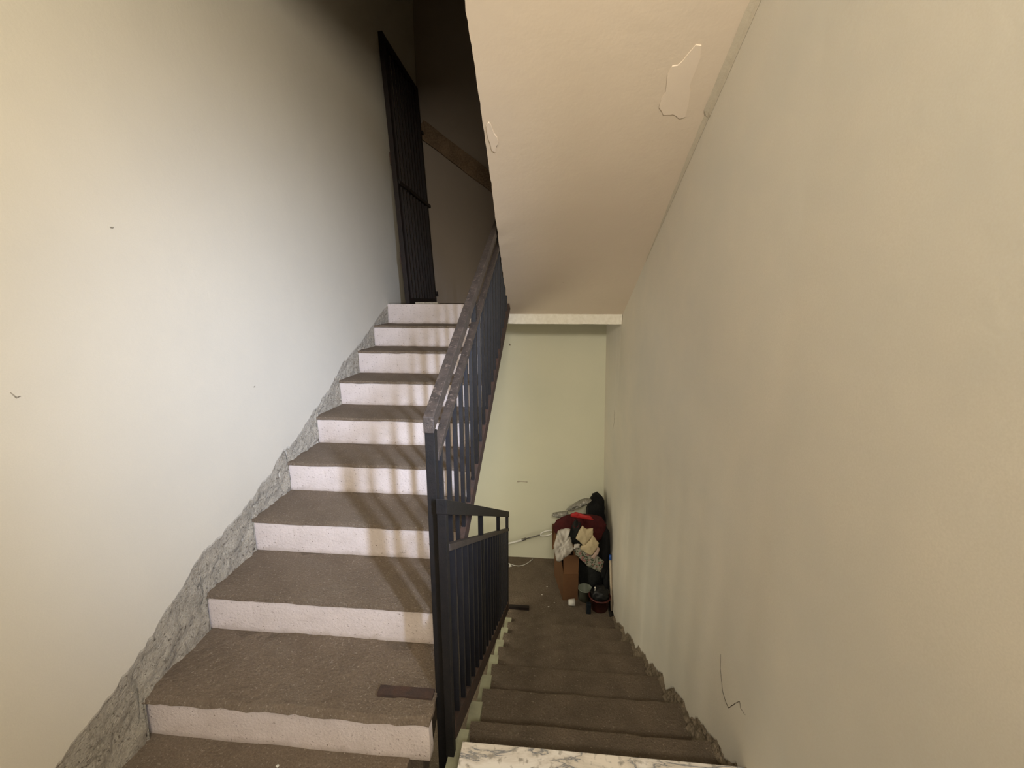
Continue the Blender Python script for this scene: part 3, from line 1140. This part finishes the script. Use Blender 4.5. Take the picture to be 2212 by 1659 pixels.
soffit_patch(ragged(.515, 1.965, .062, .115, seed=3.3, amp=.4), t=.0003).build('plaster_patch', M['soffit_patch'], bpy.data.objects['ceiling.002'])
soffit_patch(ragged(-.280, 2.13, .020, .060, seed=5.3, amp=.35), t=.0003).build('plaster_patch', M['soffit_patch'], bpy.data.objects['ceiling.002'])
# coving strip in the angle of soffit and wall
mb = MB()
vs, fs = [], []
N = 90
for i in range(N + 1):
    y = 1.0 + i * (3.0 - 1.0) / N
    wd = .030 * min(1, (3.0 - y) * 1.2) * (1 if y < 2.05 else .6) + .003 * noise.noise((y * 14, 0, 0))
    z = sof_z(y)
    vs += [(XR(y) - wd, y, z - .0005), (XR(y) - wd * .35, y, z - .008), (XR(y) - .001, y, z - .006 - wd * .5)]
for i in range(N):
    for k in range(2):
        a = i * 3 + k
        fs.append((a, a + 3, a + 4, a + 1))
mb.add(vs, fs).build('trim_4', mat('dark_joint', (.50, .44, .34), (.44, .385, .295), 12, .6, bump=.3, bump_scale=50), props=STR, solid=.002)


def wall_mark(name, side, pts, r, m, wall):
    """a thin crack or scratch following pts (y, z) on a side wall"""
    X = (lambda y, z: right_x(y, z) - .0004) if side == 'right' else (lambda y, z: XL + .0004)
    q = []
    for (a, b), (c, d) in zip(pts, pts[1:]):
        for i in range(4):
            t = i / 4
            yy, zz = a + (c - a) * t, b + (d - b) * t
            zz += .004 * noise.noise((yy * 40, zz * 40, 0))
            q.append((X(yy, zz), yy, zz))
    q.append((X(*pts[-1]), pts[-1][0], pts[-1][1]))
    n = len(q)
    rr = [r * (.35 + .65 * math.sin(math.pi * (i + .6) / n)) for i in range(n)]
    return MB().tube(q, rr, 6).build(name, m, bpy.data.objects[wall])


wall_mark('crack', 'right', [(1.46, -1.36), (1.45, -1.419), (1.417, -1.481), (1.388, -1.50), (1.36, -1.50), (1.339, -1.465), (1.315, -1.425), (1.297, -1.40), (1.285, -1.415), (1.253, -1.405)], .0012, M['crack'], 'wall_right')
wall_mark('crack', 'right', [(3.82, -1.00), (3.80, -1.10), (3.84, -1.20)], .0022, M['rubble'], 'wall_right')
wall_mark('crack', 'left', [(.98, -.245), (.99, -.262), (1.0, -.26)], .002, M['rubble'], 'wall_left')
for y, z in ((1.33, .235), (.80, .20), (1.9, -.42)):
    wall_mark('chip', 'left', [(y, z), (y + .012, z + .004)], .0028, M['rubble'], 'wall_left')
MB().tube([(-.31, YB - .0005, -1.93), (-.27, YB - .0005, -1.928), (-.20, YB - .0005, -1.93)], [.008, .004, .006], 6).build('scrape', M['rubble'], bpy.data.objects['wall_far'])
MB().tube([(-.395, YB - .0005, -.43), (-.385, YB - .0005, -.45)], [.005, .008], 6).build('scrape', M['rubble_low'], bpy.data.objects['wall_far'])

# crumbs of mortar on the half landing and lower landing
random.seed(11)
PTS = [(-.905, 1.075, 'beside the left end of the lowest riser'), (-.66, 1.085, 'in front of the middle of the lowest riser'), (-.47, 1.09, 'near the black newel post')]
for i, (x, y, where) in enumerate(PTS):
    r = (.0045, .0035, .005)[i]
    tag(blob((x, y, LAND + r * .7 + .003), (r * 1.3, r, r * .7), i * 1.7, .4, sub=2).build('mortar_crumb', M['paper'], origin=(x, y, LAND)),
        'tiny white mortar crumb on the floor ' + where, 'crumb', 'mortar crumbs on the half landing')
PTS = [(-.02, 3.62, 'farthest left'), (.03, 3.74, 'farthest from the camera'), (.10, 3.52, 'nearest to the white cup'), (.045, 3.46, 'nearest to the step edge')]
for i, (x, y, where) in enumerate(PTS):
    r = (.006, .005, .004, .006)[i]
    tag(blob((x, y, LOZ + r * .6 + .002), (r * 1.4, r, r * .6), i * 2.1, .4, sub=2).build('mortar_crumb', M['debris'], origin=(x, y, LOZ)),
        'pale mortar crumb on the lower landing, ' + where, 'crumb', 'mortar crumbs on the lower landing')
